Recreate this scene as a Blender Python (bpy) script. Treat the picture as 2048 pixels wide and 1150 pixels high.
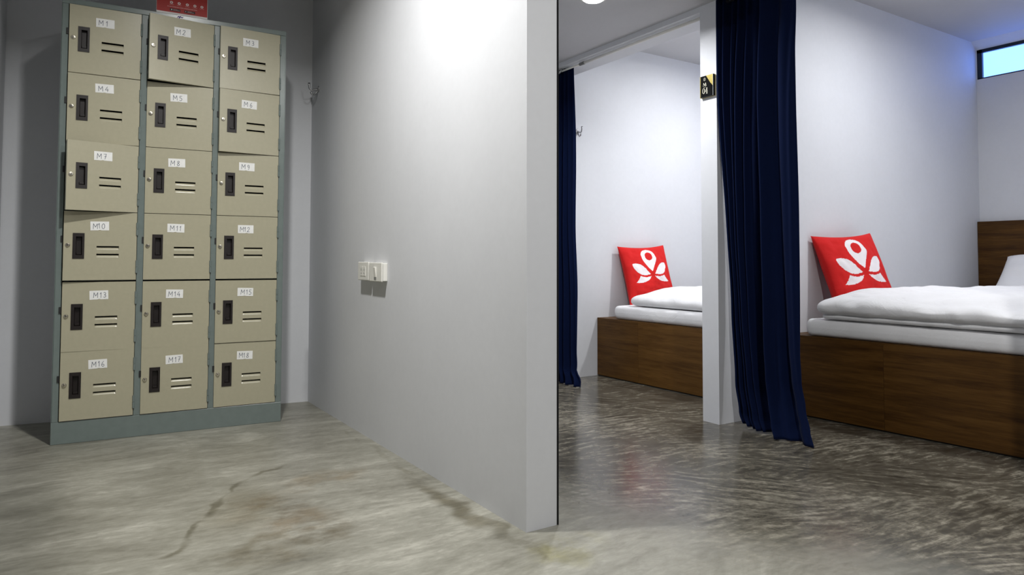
import bpy, math, random
from mathutils import Vector, Matrix, noise

for o in list(bpy.data.objects):
    bpy.data.objects.remove(o)
S = bpy.context.scene
COL = S.collection
R = math.radians

# ------------------------------------------------------------------ camera
YAW, PITCH, ROLL, CAM_H, F_PX, PP_Y = 32.5975, 2.1748, -0.1339, 0.7517, 1380.1, 467.0
a, b, g = R(YAW), R(PITCH), R(ROLL)
rt = Vector((math.cos(a), -math.sin(a), 0))
fw = Vector((math.sin(a), math.cos(a), 0))
up = Vector((0, 0, 1))
fw2 = fw*math.cos(b) + up*math.sin(b)
up2 = up*math.cos(b) - fw*math.sin(b)
rt3 = rt*math.cos(g) - up2*math.sin(g)
up3 = up2*math.cos(g) + rt*math.sin(g)
cd = bpy.data.cameras.new('camera')
cam = bpy.data.objects.new('camera', cd)
COL.objects.link(cam)
m = Matrix((rt3, up3, -fw2)).transposed().to_4x4()
m.translation = Vector((0, 0, CAM_H))
cam.matrix_world = m
cd.sensor_fit = 'HORIZONTAL'
cd.sensor_width = 36
cd.lens = F_PX/2048*36
cd.shift_y = (PP_Y-575)/2048
cd.clip_start = 0.02
S.camera = cam

# ------------------------------------------------------------------ light, exposure
S.view_settings.view_transform = 'Standard'
S.view_settings.look = 'None'
S.view_settings.exposure = 0.0
S.view_settings.gamma = 1.0
S.view_settings.use_curve_mapping = False
W = bpy.data.worlds.new('world')
S.world = W
W.use_nodes = True
W.node_tree.nodes['Background'].inputs[0].default_value = (0.6, 0.75, 1.0, 1)
W.node_tree.nodes['Background'].inputs[1].default_value = 0.3

def lamp(name, loc, power, size, col=(1, 1, 1), spread=170):
    d = bpy.data.lights.new(name, 'AREA')
    d.shape = 'DISK'
    d.size = size
    d.energy = power
    d.color = col
    d.spread = R(spread)
    o = bpy.data.objects.new(name, d)
    o.location = loc
    COL.objects.link(o)
    return o

# the downlights: locker room, unseen fill in the lobby behind the camera, corridor, two bays
Z_FRONT, Z_COR, Z_BAY = 2.36, 1.966, 2.20
LAMPS = [
    ((0.38, 1.97, Z_FRONT), 32.0, 0.10, (1.0, 0.99, 0.965), 148),
    ((1.00, 0.08, Z_FRONT), 42.0, 0.10, (1.0, 0.99, 0.97), 170),  # fill lamp out of view, added to brighten the wall end
    ((2.014, 2.454, Z_COR), 15.5, 0.09, (0.97, 0.98, 1.0), 160),
    ((3.60, 2.62, Z_BAY), 22.0, 0.10, (0.985, 0.99, 1.0), 176),
    ((3.45, 1.36, Z_BAY), 16.0, 0.10, (0.985, 0.99, 1.0), 172),
]
for p, pw, sz, c, sp in LAMPS:
    lamp('downlight_lamp', (p[0], p[1], p[2]-0.022), pw, sz, c, sp)

# ------------------------------------------------------------------ helpers
class MB:
    def __init__(s):
        s.v, s.f, s.m = [], [], []
    def add(s, vs, fs, mi=0):
        n = len(s.v)
        s.v += [tuple(q) for q in vs]
        s.f += [tuple(i+n for i in q) for q in fs]
        s.m += [mi]*len(fs)
        return s
    def box(s, lo, hi, mi=0):
        x0, y0, z0 = lo
        x1, y1, z1 = hi
        return s.add([(x0, y0, z0), (x1, y0, z0), (x1, y1, z0), (x0, y1, z0), (x0, y0, z1), (x1, y0, z1), (x1, y1, z1), (x0, y1, z1)],
                     [(0, 3, 2, 1), (4, 5, 6, 7), (0, 1, 5, 4), (1, 2, 6, 5), (2, 3, 7, 6), (3, 0, 4, 7)], mi)
    def prism(s, poly, z0, z1, mi=0, axis='z'):
        n = len(poly)
        def P(p, z):
            return (p[0], p[1], z) if axis == 'z' else ((p[0], z, p[1]) if axis == 'y' else (z, p[0], p[1]))
        vs = [P(p, z0) for p in poly] + [P(p, z1) for p in poly]
        fs = [tuple(reversed(range(n))), tuple(range(n, 2*n))] + [(i, (i+1) % n, n+(i+1) % n, n+i) for i in range(n)]
        return s.add(vs, fs, mi)
    def tube(s, pts, r, n=10, mi=0, cap=True):
        pts = [Vector(p) for p in pts]
        rs = r if isinstance(r, (list, tuple)) else [r]*len(pts)
        vs, fs = [], []
        ref = None
        for i, p in enumerate(pts):
            t = (pts[min(i+1, len(pts)-1)]-pts[max(i-1, 0)]).normalized()
            if ref is None:
                ref = t.orthogonal().normalized()
            ref = (ref - t*ref.dot(t)).normalized()
            bn = t.cross(ref)
            for k in range(n):
                an = 2*math.pi*k/n
                vs.append(p + (ref*math.cos(an)+bn*math.sin(an))*rs[i])
        for i in range(len(pts)-1):
            for k in range(n):
                k2 = (k+1) % n
                fs.append((i*n+k, i*n+k2, (i+1)*n+k2, (i+1)*n+k))
        if cap:
            fs.append(tuple(reversed(range(n))))
            fs.append(tuple(range((len(pts)-1)*n, len(pts)*n)))
        return s.add(vs, fs, mi)
    def lathe(s, prof, n=24, mi=0, c=(0, 0, 0), axis='z'):
        vs, fs = [], []
        for r, z in prof:
            for k in range(n):
                an = 2*math.pi*k/n
                x, y = r*math.cos(an), r*math.sin(an)
                q = (x, y, z) if axis == 'z' else ((x, z, y) if axis == 'y' else (z, x, y))
                vs.append((q[0]+c[0], q[1]+c[1], q[2]+c[2]))
        for i in range(len(prof)-1):
            for k in range(n):
                k2 = (k+1) % n
                fs.append((i*n+k, i*n+k2, (i+1)*n+k2, (i+1)*n+k))
        fs.append(tuple(range(n)))
        fs.append(tuple(range((len(prof)-1)*n, len(prof)*n)))
        return s.add(vs, fs, mi)
    def grid(s, rows, mi=0):
        n = len(rows[0])
        vs = [p for r_ in rows for p in r_]
        fs = [(i*n+j, i*n+j+1, (i+1)*n+j+1, (i+1)*n+j) for i in range(len(rows)-1) for j in range(n-1)]
        return s.add(vs, fs, mi)
    def mesh(s, name, mats, smooth=False, fix=True):
        me = bpy.data.meshes.new(name)
        me.from_pydata(s.v, [], s.f)
        for mt in (mats if isinstance(mats, (list, tuple)) else [mats]):
            me.materials.append(mt)
        me.polygons.foreach_set('material_index', s.m)
        if smooth:
            me.polygons.foreach_set('use_smooth', [True]*len(me.polygons))
        if fix:
            import bmesh
            bm = bmesh.new()
            bm.from_mesh(me)
            bmesh.ops.recalc_face_normals(bm, faces=bm.faces)
            bm.to_mesh(me)
            bm.free()
        me.update()
        return me

def obj(name, me, parent=None, loc=(0, 0, 0), rotz=0, bevel=0, seg=2):
    o = bpy.data.objects.new(name, me)
    COL.objects.link(o)
    o.location = loc
    o.rotation_euler = (0, 0, rotz)
    if parent is not None:
        o.parent = parent
    if bevel:
        md = o.modifiers.new('bevel', 'BEVEL')
        md.width = bevel
        md.segments = seg
        md.limit_method = 'ANGLE'
    return o

def tag(o, label, cat, group=None):
    o['label'] = label
    o['category'] = cat
    if group:
        o['group'] = group
    return o

def thing(name, label, cat, loc=(0, 0, 0), rotz=0, group=None):
    o = obj(name, None, None, loc, rotz)
    o.empty_display_size = 0.1
    return tag(o, label, cat, group)

def struct(name, me, parent=None, loc=(0, 0, 0)):
    o = obj(name, me, parent, loc)
    if parent is None:
        o['kind'] = 'structure'
    return o

# ------------------------------------------------------------------ materials
class NT:
    def __init__(s, name):
        s.mat = bpy.data.materials.new(name)
        s.mat.use_nodes = True
        s.t = s.mat.node_tree
        s.b = s.t.nodes['Principled BSDF']
    def n(s, kind, **kw):
        nd = s.t.nodes.new(kind)
        for k, v in kw.items():
            if k.startswith('i_'):
                nd.inputs[k[2:].replace('_', ' ')].default_value = v
            else:
                setattr(nd, k, v)
        return nd
    def l(s, x, y):
        s.t.links.new(x, y)
    def val(s, sock, v):
        if hasattr(v, 'is_linked') or isinstance(v, bpy.types.NodeSocket):
            s.l(v, sock)
        else:
            sock.default_value = v
    def math(s, op, x, y=0.0, z=None, clamp=False):
        nd = s.n('ShaderNodeMath', operation=op, use_clamp=clamp)
        s.val(nd.inputs[0], x)
        s.val(nd.inputs[1], y)
        if z is not None:
            s.val(nd.inputs[2], z)
        return nd.outputs[0]
    def ramp(s, fac, stops):
        nd = s.n('ShaderNodeValToRGB')
        el = nd.color_ramp.elements
        while len(el) < len(stops):
            el.new(0.5)
        for e, (p, c) in zip(el, stops):
            e.position = p
            e.color = (c[0], c[1], c[2], 1)
        s.val(nd.inputs[0], fac)
        return nd.outputs[0]
    def mix(s, fac, c1, c2, mode='MIX'):
        nd = s.n('ShaderNodeMix', data_type='RGBA', blend_type=mode)
        s.val(nd.inputs[0], fac)
        for i, c in ((6, c1), (7, c2)):
            if isinstance(c, tuple):
                nd.inputs[i].default_value = (c[0], c[1], c[2], 1)
            else:
                s.l(c, nd.inputs[i])
        return nd.outputs[2]
    def noise(s, vec, scale, detail=4, rough=0.55, dist=0.0):
        nd = s.n('ShaderNodeTexNoise')
        nd.inputs['Scale'].default_value = scale
        nd.inputs['Detail'].default_value = detail
        nd.inputs['Roughness'].default_value = rough
        nd.inputs['Distortion'].default_value = dist
        if vec is not None:
            s.l(vec, nd.inputs['Vector'])
        return nd.outputs['Fac']
    def coord(s):
        return s.n('ShaderNodeTexCoord').outputs['Object']
    def mapping(s, vec, scale=(1, 1, 1), rot=(0, 0, 0), loc=(0, 0, 0)):
        nd = s.n('ShaderNodeMapping')
        s.l(vec, nd.inputs['Vector'])
        nd.inputs['Scale'].default_value = scale
        nd.inputs['Rotation'].default_value = rot
        nd.inputs['Location'].default_value = loc
        return nd.outputs[0]
    def bump(s, h, strength=0.2, dist=0.002):
        nd = s.n('ShaderNodeBump')
        nd.inputs['Strength'].default_value = strength
        nd.inputs['Distance'].default_value = dist
        s.l(h, nd.inputs['Height'])
        s.l(nd.outputs[0], s.b.inputs['Normal'])

def simple(name, col, rough=0.5, metal=0.0, var=0.08, scale=8.0, bump=0.0, bscale=200.0, spec=0.5, sheen=0.0):
    t = NT(name)
    c = t.coord()
    f = t.noise(c, scale, 4)
    lo = tuple(x*(1-var) for x in col)
    hi = tuple(min(1, x*(1+var)) for x in col)
    t.l(t.ramp(f, [(0.3, lo), (0.7, hi)]), t.b.inputs['Base Color'])
    t.b.inputs['Roughness'].default_value = rough
    t.b.inputs['Metallic'].default_value = metal
    t.b.inputs['Specular IOR Level'].default_value = spec
    if sheen:
        t.b.inputs['Sheen Weight'].default_value = sheen
        t.b.inputs['Sheen Roughness'].default_value = 0.4
    if bump:
        t.bump(t.noise(c, bscale, 3), bump, 0.001)
    return t.mat

def wall_mat(name, col):
    t = NT(name)
    c = t.coord()
    f1 = t.noise(c, 1.6, 5, 0.6)
    f2 = t.noise(c, 45, 3)
    f = t.math('ADD', t.math('MULTIPLY', f1, 0.75), t.math('MULTIPLY', f2, 0.25))
    t.l(t.ramp(f, [(0.3, tuple(x*0.95 for x in col)), (0.7, tuple(x*1.04 for x in col))]), t.b.inputs['Base Color'])
    t.b.inputs['Roughness'].default_value = 0.62
    t.b.inputs['Specular IOR Level'].default_value = 0.3
    t.bump(t.math('ADD', t.noise(c, 6, 3), t.math('MULTIPLY', f2, 0.25)), 0.12, 0.004)
    return t.mat

def floor_mat():
    t = NT('polished_concrete')
    c = t.coord()
    sx = t.n('ShaderNodeSeparateXYZ')
    t.l(c, sx.inputs[0])
    X, Y = sx.outputs[0], sx.outputs[1]
    # swirl field: rotate by a slowly varying angle, then stretch: trowel strokes
    low = t.noise(c, 0.9, 2)
    def strokes(centre, a0, a1, sc, detail=6):
        vr = t.n('ShaderNodeVectorRotate', rotation_type='Z_AXIS')
        t.l(c, vr.inputs['Vector'])
        vr.inputs['Center'].default_value = centre
        t.l(t.math('ADD', t.math('MULTIPLY', low, a1), a0), vr.inputs['Angle'])
        return t.noise(t.mapping(vr.outputs[0], sc), 1.0, detail, 0.62, 0.6)
    sA = t.math('ADD', t.math('MULTIPLY', strokes((0.4, 2.2, 0), -0.5, 0.9, (1.6, 7.0, 1)), 0.6), t.math('MULTIPLY', strokes((0.6, 1.8, 0), -0.35, 1.1, (5.0, 21.0, 1), 7), 0.4))
    def fixed(ang, sc, off):
        mp = t.mapping(c, (1, 1, 1), (0, 0, ang), off)
        return t.noise(t.mapping(mp, sc), 1.0, 7, 0.66, 0.35)
    m1 = t.ramp(t.noise(c, 1.5, 2, 0.5, 0.5), [(0.42, (0, 0, 0)), (0.58, (1, 1, 1))])
    m2 = t.ramp(t.noise(t.mapping(c, (1, 1, 1), (0, 0, 0), (5, 3, 0)), 1.9, 2, 0.5, 0.5), [(0.44, (0, 0, 0)), (0.56, (1, 1, 1))])
    s1, s2, s3 = fixed(0.45, (7.5, 40, 1), (0, 0, 0)), fixed(0.95, (7.0, 36, 1), (2, 1, 0)), fixed(0.05, (8.0, 38, 1), (4, 7, 0))
    mxa = t.n('ShaderNodeMix')
    t.l(m1, mxa.inputs[0]); t.l(s1, mxa.inputs[2]); t.l(s2, mxa.inputs[3])
    mxb = t.n('ShaderNodeMix')
    t.l(m2, mxb.inputs[0]); t.l(mxa.outputs[0], mxb.inputs[2]); t.l(s3, mxb.inputs[3])
    sB = mxb.outputs[0]
    blotch = t.noise(c, 1.7, 5, 0.6, 0.4)
    fine = t.noise(t.mapping(c, (14, 40, 1)), 1.0, 5, 0.65)
    gritA = t.noise(t.mapping(c, (22, 55, 1), (0, 0, 0.3)), 1.0, 6, 0.7, 0.6)
    fA = t.math('ADD', t.math('ADD', t.math('MULTIPLY', sA, 0.46), t.math('MULTIPLY', blotch, 0.32)), t.math('MULTIPLY', gritA, 0.22))
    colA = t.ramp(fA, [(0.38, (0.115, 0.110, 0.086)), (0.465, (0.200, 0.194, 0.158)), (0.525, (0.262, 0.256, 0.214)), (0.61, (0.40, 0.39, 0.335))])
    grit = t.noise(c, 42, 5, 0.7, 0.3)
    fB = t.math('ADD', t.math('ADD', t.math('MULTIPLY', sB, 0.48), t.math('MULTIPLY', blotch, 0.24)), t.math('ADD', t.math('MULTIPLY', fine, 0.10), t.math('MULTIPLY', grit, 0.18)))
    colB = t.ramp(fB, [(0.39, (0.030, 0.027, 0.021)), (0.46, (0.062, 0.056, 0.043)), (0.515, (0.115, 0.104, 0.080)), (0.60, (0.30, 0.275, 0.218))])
    # the darker, glossier floor tone of corridor and bays begins at the wall end
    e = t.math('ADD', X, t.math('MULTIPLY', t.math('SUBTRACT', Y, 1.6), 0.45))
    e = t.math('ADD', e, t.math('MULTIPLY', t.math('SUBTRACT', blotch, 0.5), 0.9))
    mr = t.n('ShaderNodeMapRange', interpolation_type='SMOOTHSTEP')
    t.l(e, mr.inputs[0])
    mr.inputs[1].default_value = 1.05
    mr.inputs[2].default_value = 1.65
    side = t.n('ShaderNodeMapRange', interpolation_type='SMOOTHSTEP')   # the locker room side of the wall keeps the lighter tone
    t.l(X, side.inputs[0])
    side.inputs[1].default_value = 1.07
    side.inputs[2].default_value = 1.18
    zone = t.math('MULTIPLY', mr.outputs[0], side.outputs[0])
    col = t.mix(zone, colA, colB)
    # stains and one broad darker area, each with its own shape
    nz = t.n('ShaderNodeTexNoise')
    nz.inputs['Scale'].default_value = 7
    nz.inputs['Detail'].default_value = 4
    t.l(c, nz.inputs['Vector'])
    wv = t.n('ShaderNodeVectorMath', operation='MULTIPLY_ADD')
    t.l(nz.outputs['Color'], wv.inputs[0])
    wv.inputs[1].default_value = (0.16, 0.16, 0)
    t.l(c, wv.inputs[2])
    ws = t.n('ShaderNodeVectorMath', operation='SUBTRACT')
    t.l(wv.outputs[0], ws.inputs[0])
    ws.inputs[1].default_value = (0.08, 0.08, 0)
    wc = ws.outputs[0]
    def spot(cx, cy, rx, ry, rot=0, hard=0.35):
        mp = t.mapping(wc, (1, 1, 1), (0, 0, 0), (-cx, -cy, 0))
        mp = t.mapping(mp, (1, 1, 0), (0, 0, -rot))
        mp = t.mapping(mp, (1/rx, 1/ry, 0))
        ln = t.n('ShaderNodeVectorMath', operation='LENGTH')
        t.l(mp, ln.inputs[0])
        r_ = t.n('ShaderNodeMapRange', interpolation_type='SMOOTHSTEP')
        t.l(ln.outputs['Value'], r_.inputs[0])
        r_.inputs[1].default_value = 1.0
        r_.inputs[2].default_value = 1.0-hard
        return r_.outputs[0]
    patchy = t.ramp(t.noise(c, 9, 5, 0.6), [(0.38, (0, 0, 0)), (0.62, (1, 1, 1))])
    def floor_mark(mask, amt, tint, colr, patch=True):
        k = t.math('MULTIPLY', mask, amt)
        if patch:
            k = t.math('MULTIPLY', k, patchy)
        return t.mix(k, colr, tint, 'MULTIPLY')
    col = floor_mark(spot(0.55, 2.10, 0.17, 0.30, 0.2, 0.6), 0.9, (0.62, 0.53, 0.43), col)
    col = floor_mark(spot(0.50, 1.88, 0.22, 0.12, 0.1, 0.3), 0.8, (0.58, 0.53, 0.44), col)
    col = floor_mark(spot(0.74, 2.38, 0.20, 0.12, 0.2, 0.6), 0.8, (0.75, 0.66, 0.55), col)
    col = floor_mark(spot(1.005, 1.90, 0.045, 0.46, 0.04, 0.9), 1.0, (0.45, 0.42, 0.34), col, False)
    col = floor_mark(spot(1.10, 1.46, 0.16, 0.10, 0.3, 0.8), 0.9, (0.80, 0.76, 0.38), col)
    col = floor_mark(spot(-0.18, 2.40, 0.34, 0.95, 0.12, 0.85), 0.85, (0.50, 0.50, 0.48), col, False)  # broad, soft-edged darker area on the left of the floor
    col = floor_mark(spot(1.03, 2.2, 0.02, 1.2, 0.0, 0.6), 0.5, (0.6, 0.57, 0.48), col)
    # the seam of an old repair
    def seam(x0, y0, x1, y1, w):
        L = math.hypot(x1-x0, y1-y0)
        return spot((x0+x1)/2, (y0+y1)/2, L/2, w, math.atan2(y1-y0, x1-x0), 0.8)
    for q in ((0.72, 2.58, 0.53, 2.52), (0.56, 2.54, 0.42, 2.34), (0.44, 2.38, 0.34, 2.16), (0.355, 2.20, 0.27, 2.00), (0.29, 2.06, 0.18, 1.92)):
        col = floor_mark(seam(*q, 0.020), 0.85, (0.45, 0.43, 0.36), col, False)
    col = floor_mark(spot(0.46, 2.22, 0.16, 0.30, -0.45, 0.9), 0.6, (0.72, 0.68, 0.58), col, False)
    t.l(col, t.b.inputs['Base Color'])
    rr = t.n('ShaderNodeMapRange')
    t.l(zone, rr.inputs[0])
    rr.inputs[3].default_value = 0.40
    rr.inputs[4].default_value = 0.21
    t.l(t.math('ADD', rr.outputs[0], t.math('MULTIPLY', t.math('SUBTRACT', blotch, 0.5), 0.18)), t.b.inputs['Roughness'])
    t.b.inputs['Specular IOR Level'].default_value = 0.5
    t.bump(t.math('ADD', t.math('MULTIPLY', fine, 0.3), sA), 0.10, 0.003)
    return t.mat

def wood_mat(name, dark, mid, light):
    t = NT(name)
    c = t.coord()
    inf = t.n('ShaderNodeObjectInfo').outputs['Random']
    off = t.n('ShaderNodeVectorMath', operation='ADD')
    cb = t.n('ShaderNodeCombineXYZ')
    t.l(t.math('MULTIPLY', inf, 7.0), cb.inputs[0])
    t.l(t.math('MULTIPLY', inf, 3.0), cb.inputs[2])
    t.l(c, off.inputs[0])
    t.l(cb.outputs[0], off.inputs[1])
    g1 = t.noise(t.mapping(off.outputs[0], (2.5, 2.5, 38)), 1.0, 6, 0.6, 0.5)
    g2 = t.noise(t.mapping(off.outputs[0], (14, 14, 260)), 1.0, 3, 0.6)
    f = t.math('ADD', t.math('MULTIPLY', g1, 0.7), t.math('MULTIPLY', g2, 0.3))
    f = t.math('ADD', f, t.math('MULTIPLY', t.math('SUBTRACT', inf, 0.5), 0.14))
    t.l(t.ramp(f, [(0.30, dark), (0.5, mid), (0.72, light)]), t.b.inputs['Base Color'])
    t.b.inputs['Roughness'].default_value = 0.42
    t.b.inputs['Specular IOR Level'].default_value = 0.18
    t.bump(g2, 0.08, 0.001)
    return t.mat

def cloth_mat(name, col, rough=0.9, wrinkle=0.5, sheen=0.1, wscale=9.0, spec=0.2):
    t = NT(name)
    c = t.coord()
    f = t.noise(c, 6, 3)
    t.l(t.ramp(f, [(0.3, tuple(x*0.95 for x in col)), (0.7, col)]), t.b.inputs['Base Color'])
    t.b.inputs['Roughness'].default_value = rough
    t.b.inputs['Specular IOR Level'].default_value = spec
    t.b.inputs['Sheen Weight'].default_value = sheen
    h = t.math('ADD', t.noise(c, wscale, 4, 0.6, 1.2), t.math('MULTIPLY', t.noise(c, 300, 2), 0.06))
    t.bump(h, wrinkle, 0.012)
    return t.mat

def emit(name, col, strength):
    t = NT(name)
    t.b.inputs['Base Color'].default_value = (col[0], col[1], col[2], 1)
    t.b.inputs['Emission Color'].default_value = (col[0], col[1], col[2], 1)
    t.b.inputs['Emission Strength'].default_value = strength
    # faint clouding of the frosted face
    f = t.noise(t.coord(), 4, 2)
    t.l(t.math('MULTIPLY_ADD', f, 0.12*strength, strength*0.94), t.b.inputs['Emission Strength'])
    return t.mat

M = dict(
    wall=wall_mat('grey_wall_paint', (0.65, 0.66, 0.685)),
    lobby=wall_mat('bounce_damping_grey', (0.25, 0.25, 0.26)),  # unseen lobby walls, coloured dark to cut bounced light
    ceil=wall_mat('ceiling_paint', (0.52, 0.52, 0.53)),
    floor=floor_mat(),
    wood=wood_mat('brown_veneer', (0.038, 0.015, 0.0036), (0.092, 0.042, 0.0088), (0.15, 0.073, 0.017)),
    door=simple('beige_locker_enamel', (0.40, 0.375, 0.27), 0.28, 0, 0.03, 60, 0.05, 400),
    frame=simple('grey_green_locker_enamel', (0.160, 0.195, 0.185), 0.25, 0, 0.05, 30, 0.05, 400),
    dark=simple('black_gap', (0.012, 0.012, 0.012), 0.6),
    cup=simple('dark_brown_plastic', (0.012, 0.008, 0.0075), 0.45, 0, 0.1, 20),
    chrome=simple('worn_chrome', (0.72, 0.68, 0.58), 0.25, 1.0, 0.05, 30),
    steel=simple('brushed_steel', (0.55, 0.55, 0.55), 0.28, 1.0, 0.05, 30),
    tape=simple('white_paper_tag', (0.80, 0.80, 0.78), 0.7, 0, 0.04, 60),
    ink=simple('blue_black_pen', (0.09, 0.10, 0.14), 0.7),
    white_plastic=simple('ivory_plastic', (0.78, 0.77, 0.72), 0.35, 0, 0.02, 20),
    slot=simple('grey_slot', (0.20, 0.20, 0.19), 0.6),
    sheet=cloth_mat('white_cotton', (0.87, 0.87, 0.88), 0.9, 0.35),
    duvet=cloth_mat('white_duvet_cotton', (0.84, 0.84, 0.85), 0.9, 0.55, 0.1, 7.0),
    red=cloth_mat('red_cushion_cloth', (0.60, 0.014, 0.013), 0.85, 0.25, 0.04, 12),
    print=cloth_mat('white_print_on_cloth', (0.80, 0.76, 0.77), 0.85, 0.2, 0.05, 12),
    navy=cloth_mat('navy_curtain_cloth', (0.0032, 0.0078, 0.034), 0.9, 0.25, 0.02, 5, 0.06),
    black=simple('black_powder_coat', (0.012, 0.012, 0.013), 0.35),
    alu=simple('window_frame_black', (0.008, 0.012, 0.018), 0.35),
    pane=emit('frosted_pane_daylight', (0.15, 0.31, 1.0), 3.4),
    lens=emit('lamp_diffuser', (1.0, 0.99, 0.97), 9.0),
    sign_black=simple('gloss_black_acrylic', (0.006, 0.006, 0.006), 0.12),
    gold=simple('brushed_gold', (0.62, 0.50, 0.16), 0.3, 0.9, 0.08, 60),
    gold_ink=simple('pale_gold_print', (0.62, 0.60, 0.48), 0.4),
    acrylic=simple('clear_edge_acrylic', (0.55, 0.58, 0.55), 0.15),
    red_print=simple('red_leaflet_print', (0.42, 0.035, 0.030), 0.3, 0, 0.06, 10),
    white_print=simple('white_leaflet_print', (0.82, 0.78, 0.76), 0.35),
    pink_print=simple('pale_pink_print', (0.70, 0.42, 0.40), 0.35),
    black_print=simple('black_leaflet_print', (0.03, 0.012, 0.012), 0.3),
    violet=simple('violet_pen', (0.10, 0.07, 0.30), 0.6),
)

# ------------------------------------------------------------------ the setting
XW, TW, YE = 1.0749, 0.1042, 1.6049          # wall beside the lockers, its thickness, its near end
XP, YP1, YP2 = 2.5155, 2.1703, 2.2672        # bay front, partition faces
Y1, XR = 3.5216, 5.057                        # far wall of the far bay, outer wall
Z_HEAD = 1.938
BW0, BW1 = (-0.27, 3.8746), (XW, 3.6825)      # locker wall runs very slightly askew

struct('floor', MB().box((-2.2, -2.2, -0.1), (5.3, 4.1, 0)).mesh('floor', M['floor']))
mb = MB().prism([(BW0[0]-0.12, BW0[1]+0.017), BW1, (BW1[0], 4.05), (BW0[0]-0.12, 4.05)], 0, Z_FRONT)
struct('wall_back', mb.mesh('wall_back', M['wall']))
struct('wall_left', MB().box((BW0[0]-0.12, 2.9, 0), (BW0[0], 3.868, Z_FRONT)).mesh('wall_left', M['wall']))
struct('wall_far_left', MB().box((-2.2, -2.2, 0), (-2.08, 4.05, Z_FRONT)).mesh('wall_far_left', M['lobby']))
struct('wall_back_left', MB().box((-2.08, 2.78, 0), (BW0[0], 2.9, Z_FRONT)).mesh('wall_back_left', M['lobby']))
struct('wall_front', MB().box((-2.2, -2.2, 0), (5.3, -2.08, Z_FRONT)).mesh('wall_front', M['lobby']))
struct('wall_middle', MB().box((XW, YE, 0), (XW+TW, 3.70, Z_FRONT)).mesh('wall_middle', M['wall']))
struct('wall_far', MB().box((XW+TW, Y1, 0), (XR+0.12, Y1+0.12, Z_FRONT)).mesh('wall_far', M['wall']))
struct('wall_partition', MB().box((XP, YP1, 0), (XR, YP2, Z_FRONT)).mesh('wall_partition', M['wall']))
struct('wall_partition_near', MB().box((XP, 0.82, 0), (XR, 0.917, Z_FRONT)).mesh('wall_partition_near', M['wall']))
struct('wall_lobby_right', MB().box((XP, -2.08, 0), (XP+0.1, 0.82, Z_FRONT)).mesh('wall_lobby_right', M['lobby']))
# outer wall with the slot window and its sloped lintel
WY0, WY1, WZ0, WZ1 = 1.02, 2.166, 1.955, 2.152
WINS = [(WY0, WY1), (2.40, 3.40)]
mb = MB().box((XR, 0.82, 0), (XR+0.12, Y1, WZ0)).box((XR, 0.82, WZ1), (XR+0.12, Y1, Z_FRONT))
for y0, y1 in ((0.82, WY0), (WY1, 2.40), (3.40, Y1)):
    mb.box((XR, y0, WZ0), (XR+0.12, y1, WZ1))
struct('wall_right', mb.mesh('wall_right', M['wall']))
struct('trim_1', MB().prism([(XR-0.085, Z_BAY+0.015), (XR, WZ1), (XR, Z_BAY+0.015)], 0.92, YP1, 0, 'y').mesh('trim_1', M['wall']))
# headers over the bay openings
struct('wall_header_far', MB().box((XP, YP2, Z_HEAD), (XP+0.19, Y1, Z_FRONT)).mesh('wall_header_far', M['wall']))
struct('wall_header_near', MB().box((XP, 0.917, 1.992), (XP+0.19, YP1, Z_FRONT)).mesh('wall_header_near', M['wall']))
# ceilings
struct('ceiling', MB().box((-2.2, -2.2, Z_FRONT), (XP+0.1, 4.05, Z_FRONT+0.08)).mesh('ceiling', M['ceil']))
struct('ceiling_corridor', MB().box((XW+TW, YE, Z_COR), (XP, Y1, Z_FRONT)).mesh('ceiling_corridor', M['ceil']))
struct('ceiling_bay_far', MB().box((XP+0.19, YP2, Z_BAY), (XR, Y1, Z_BAY+0.1)).mesh('ceiling_bay_far', M['ceil']))
struct('ceiling_bay_near', MB().box((XP+0.19, 0.917, Z_BAY), (XR, YP1, Z_BAY+0.1)).mesh('ceiling_bay_near', M['ceil']))
# dark metal channel down the end of the wall
mb = MB().box((XW+TW, YE-0.001, 0), (XW+TW+0.0022, YE+0.022, Z_COR)).box((XW+TW+0.0022, YE+0.004, 0), (XW+TW+0.004, YE+0.018, Z_COR)).box((XW+TW+0.004, YE-0.001, 0), (XW+TW+0.0065, YE+0.022, Z_COR))
struct('trim_2', mb.mesh('trim_2', M['black']))

# slot window
for k, (wy0, wy1) in enumerate(WINS):
    win = struct('window_%d' % (k+1), MB().box((XR+0.002, wy0, WZ0), (XR+0.05, wy1, WZ0+0.008)).box((XR+0.002, wy0, WZ1-0.022), (XR+0.05, wy1, WZ1))
                 .box((XR+0.002, wy1-0.030, WZ0), (XR+0.05, wy1, WZ1)).box((XR+0.002, wy0, WZ0), (XR+0.05, wy0+0.03, WZ1)).mesh('window_frame', M['alu']))
    obj('window_pane', MB().box((XR+0.022, wy0+0.03, WZ0+0.008), (XR+0.028, wy1-0.03, WZ1-0.022)).mesh('window_pane', M['pane']), win)

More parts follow.
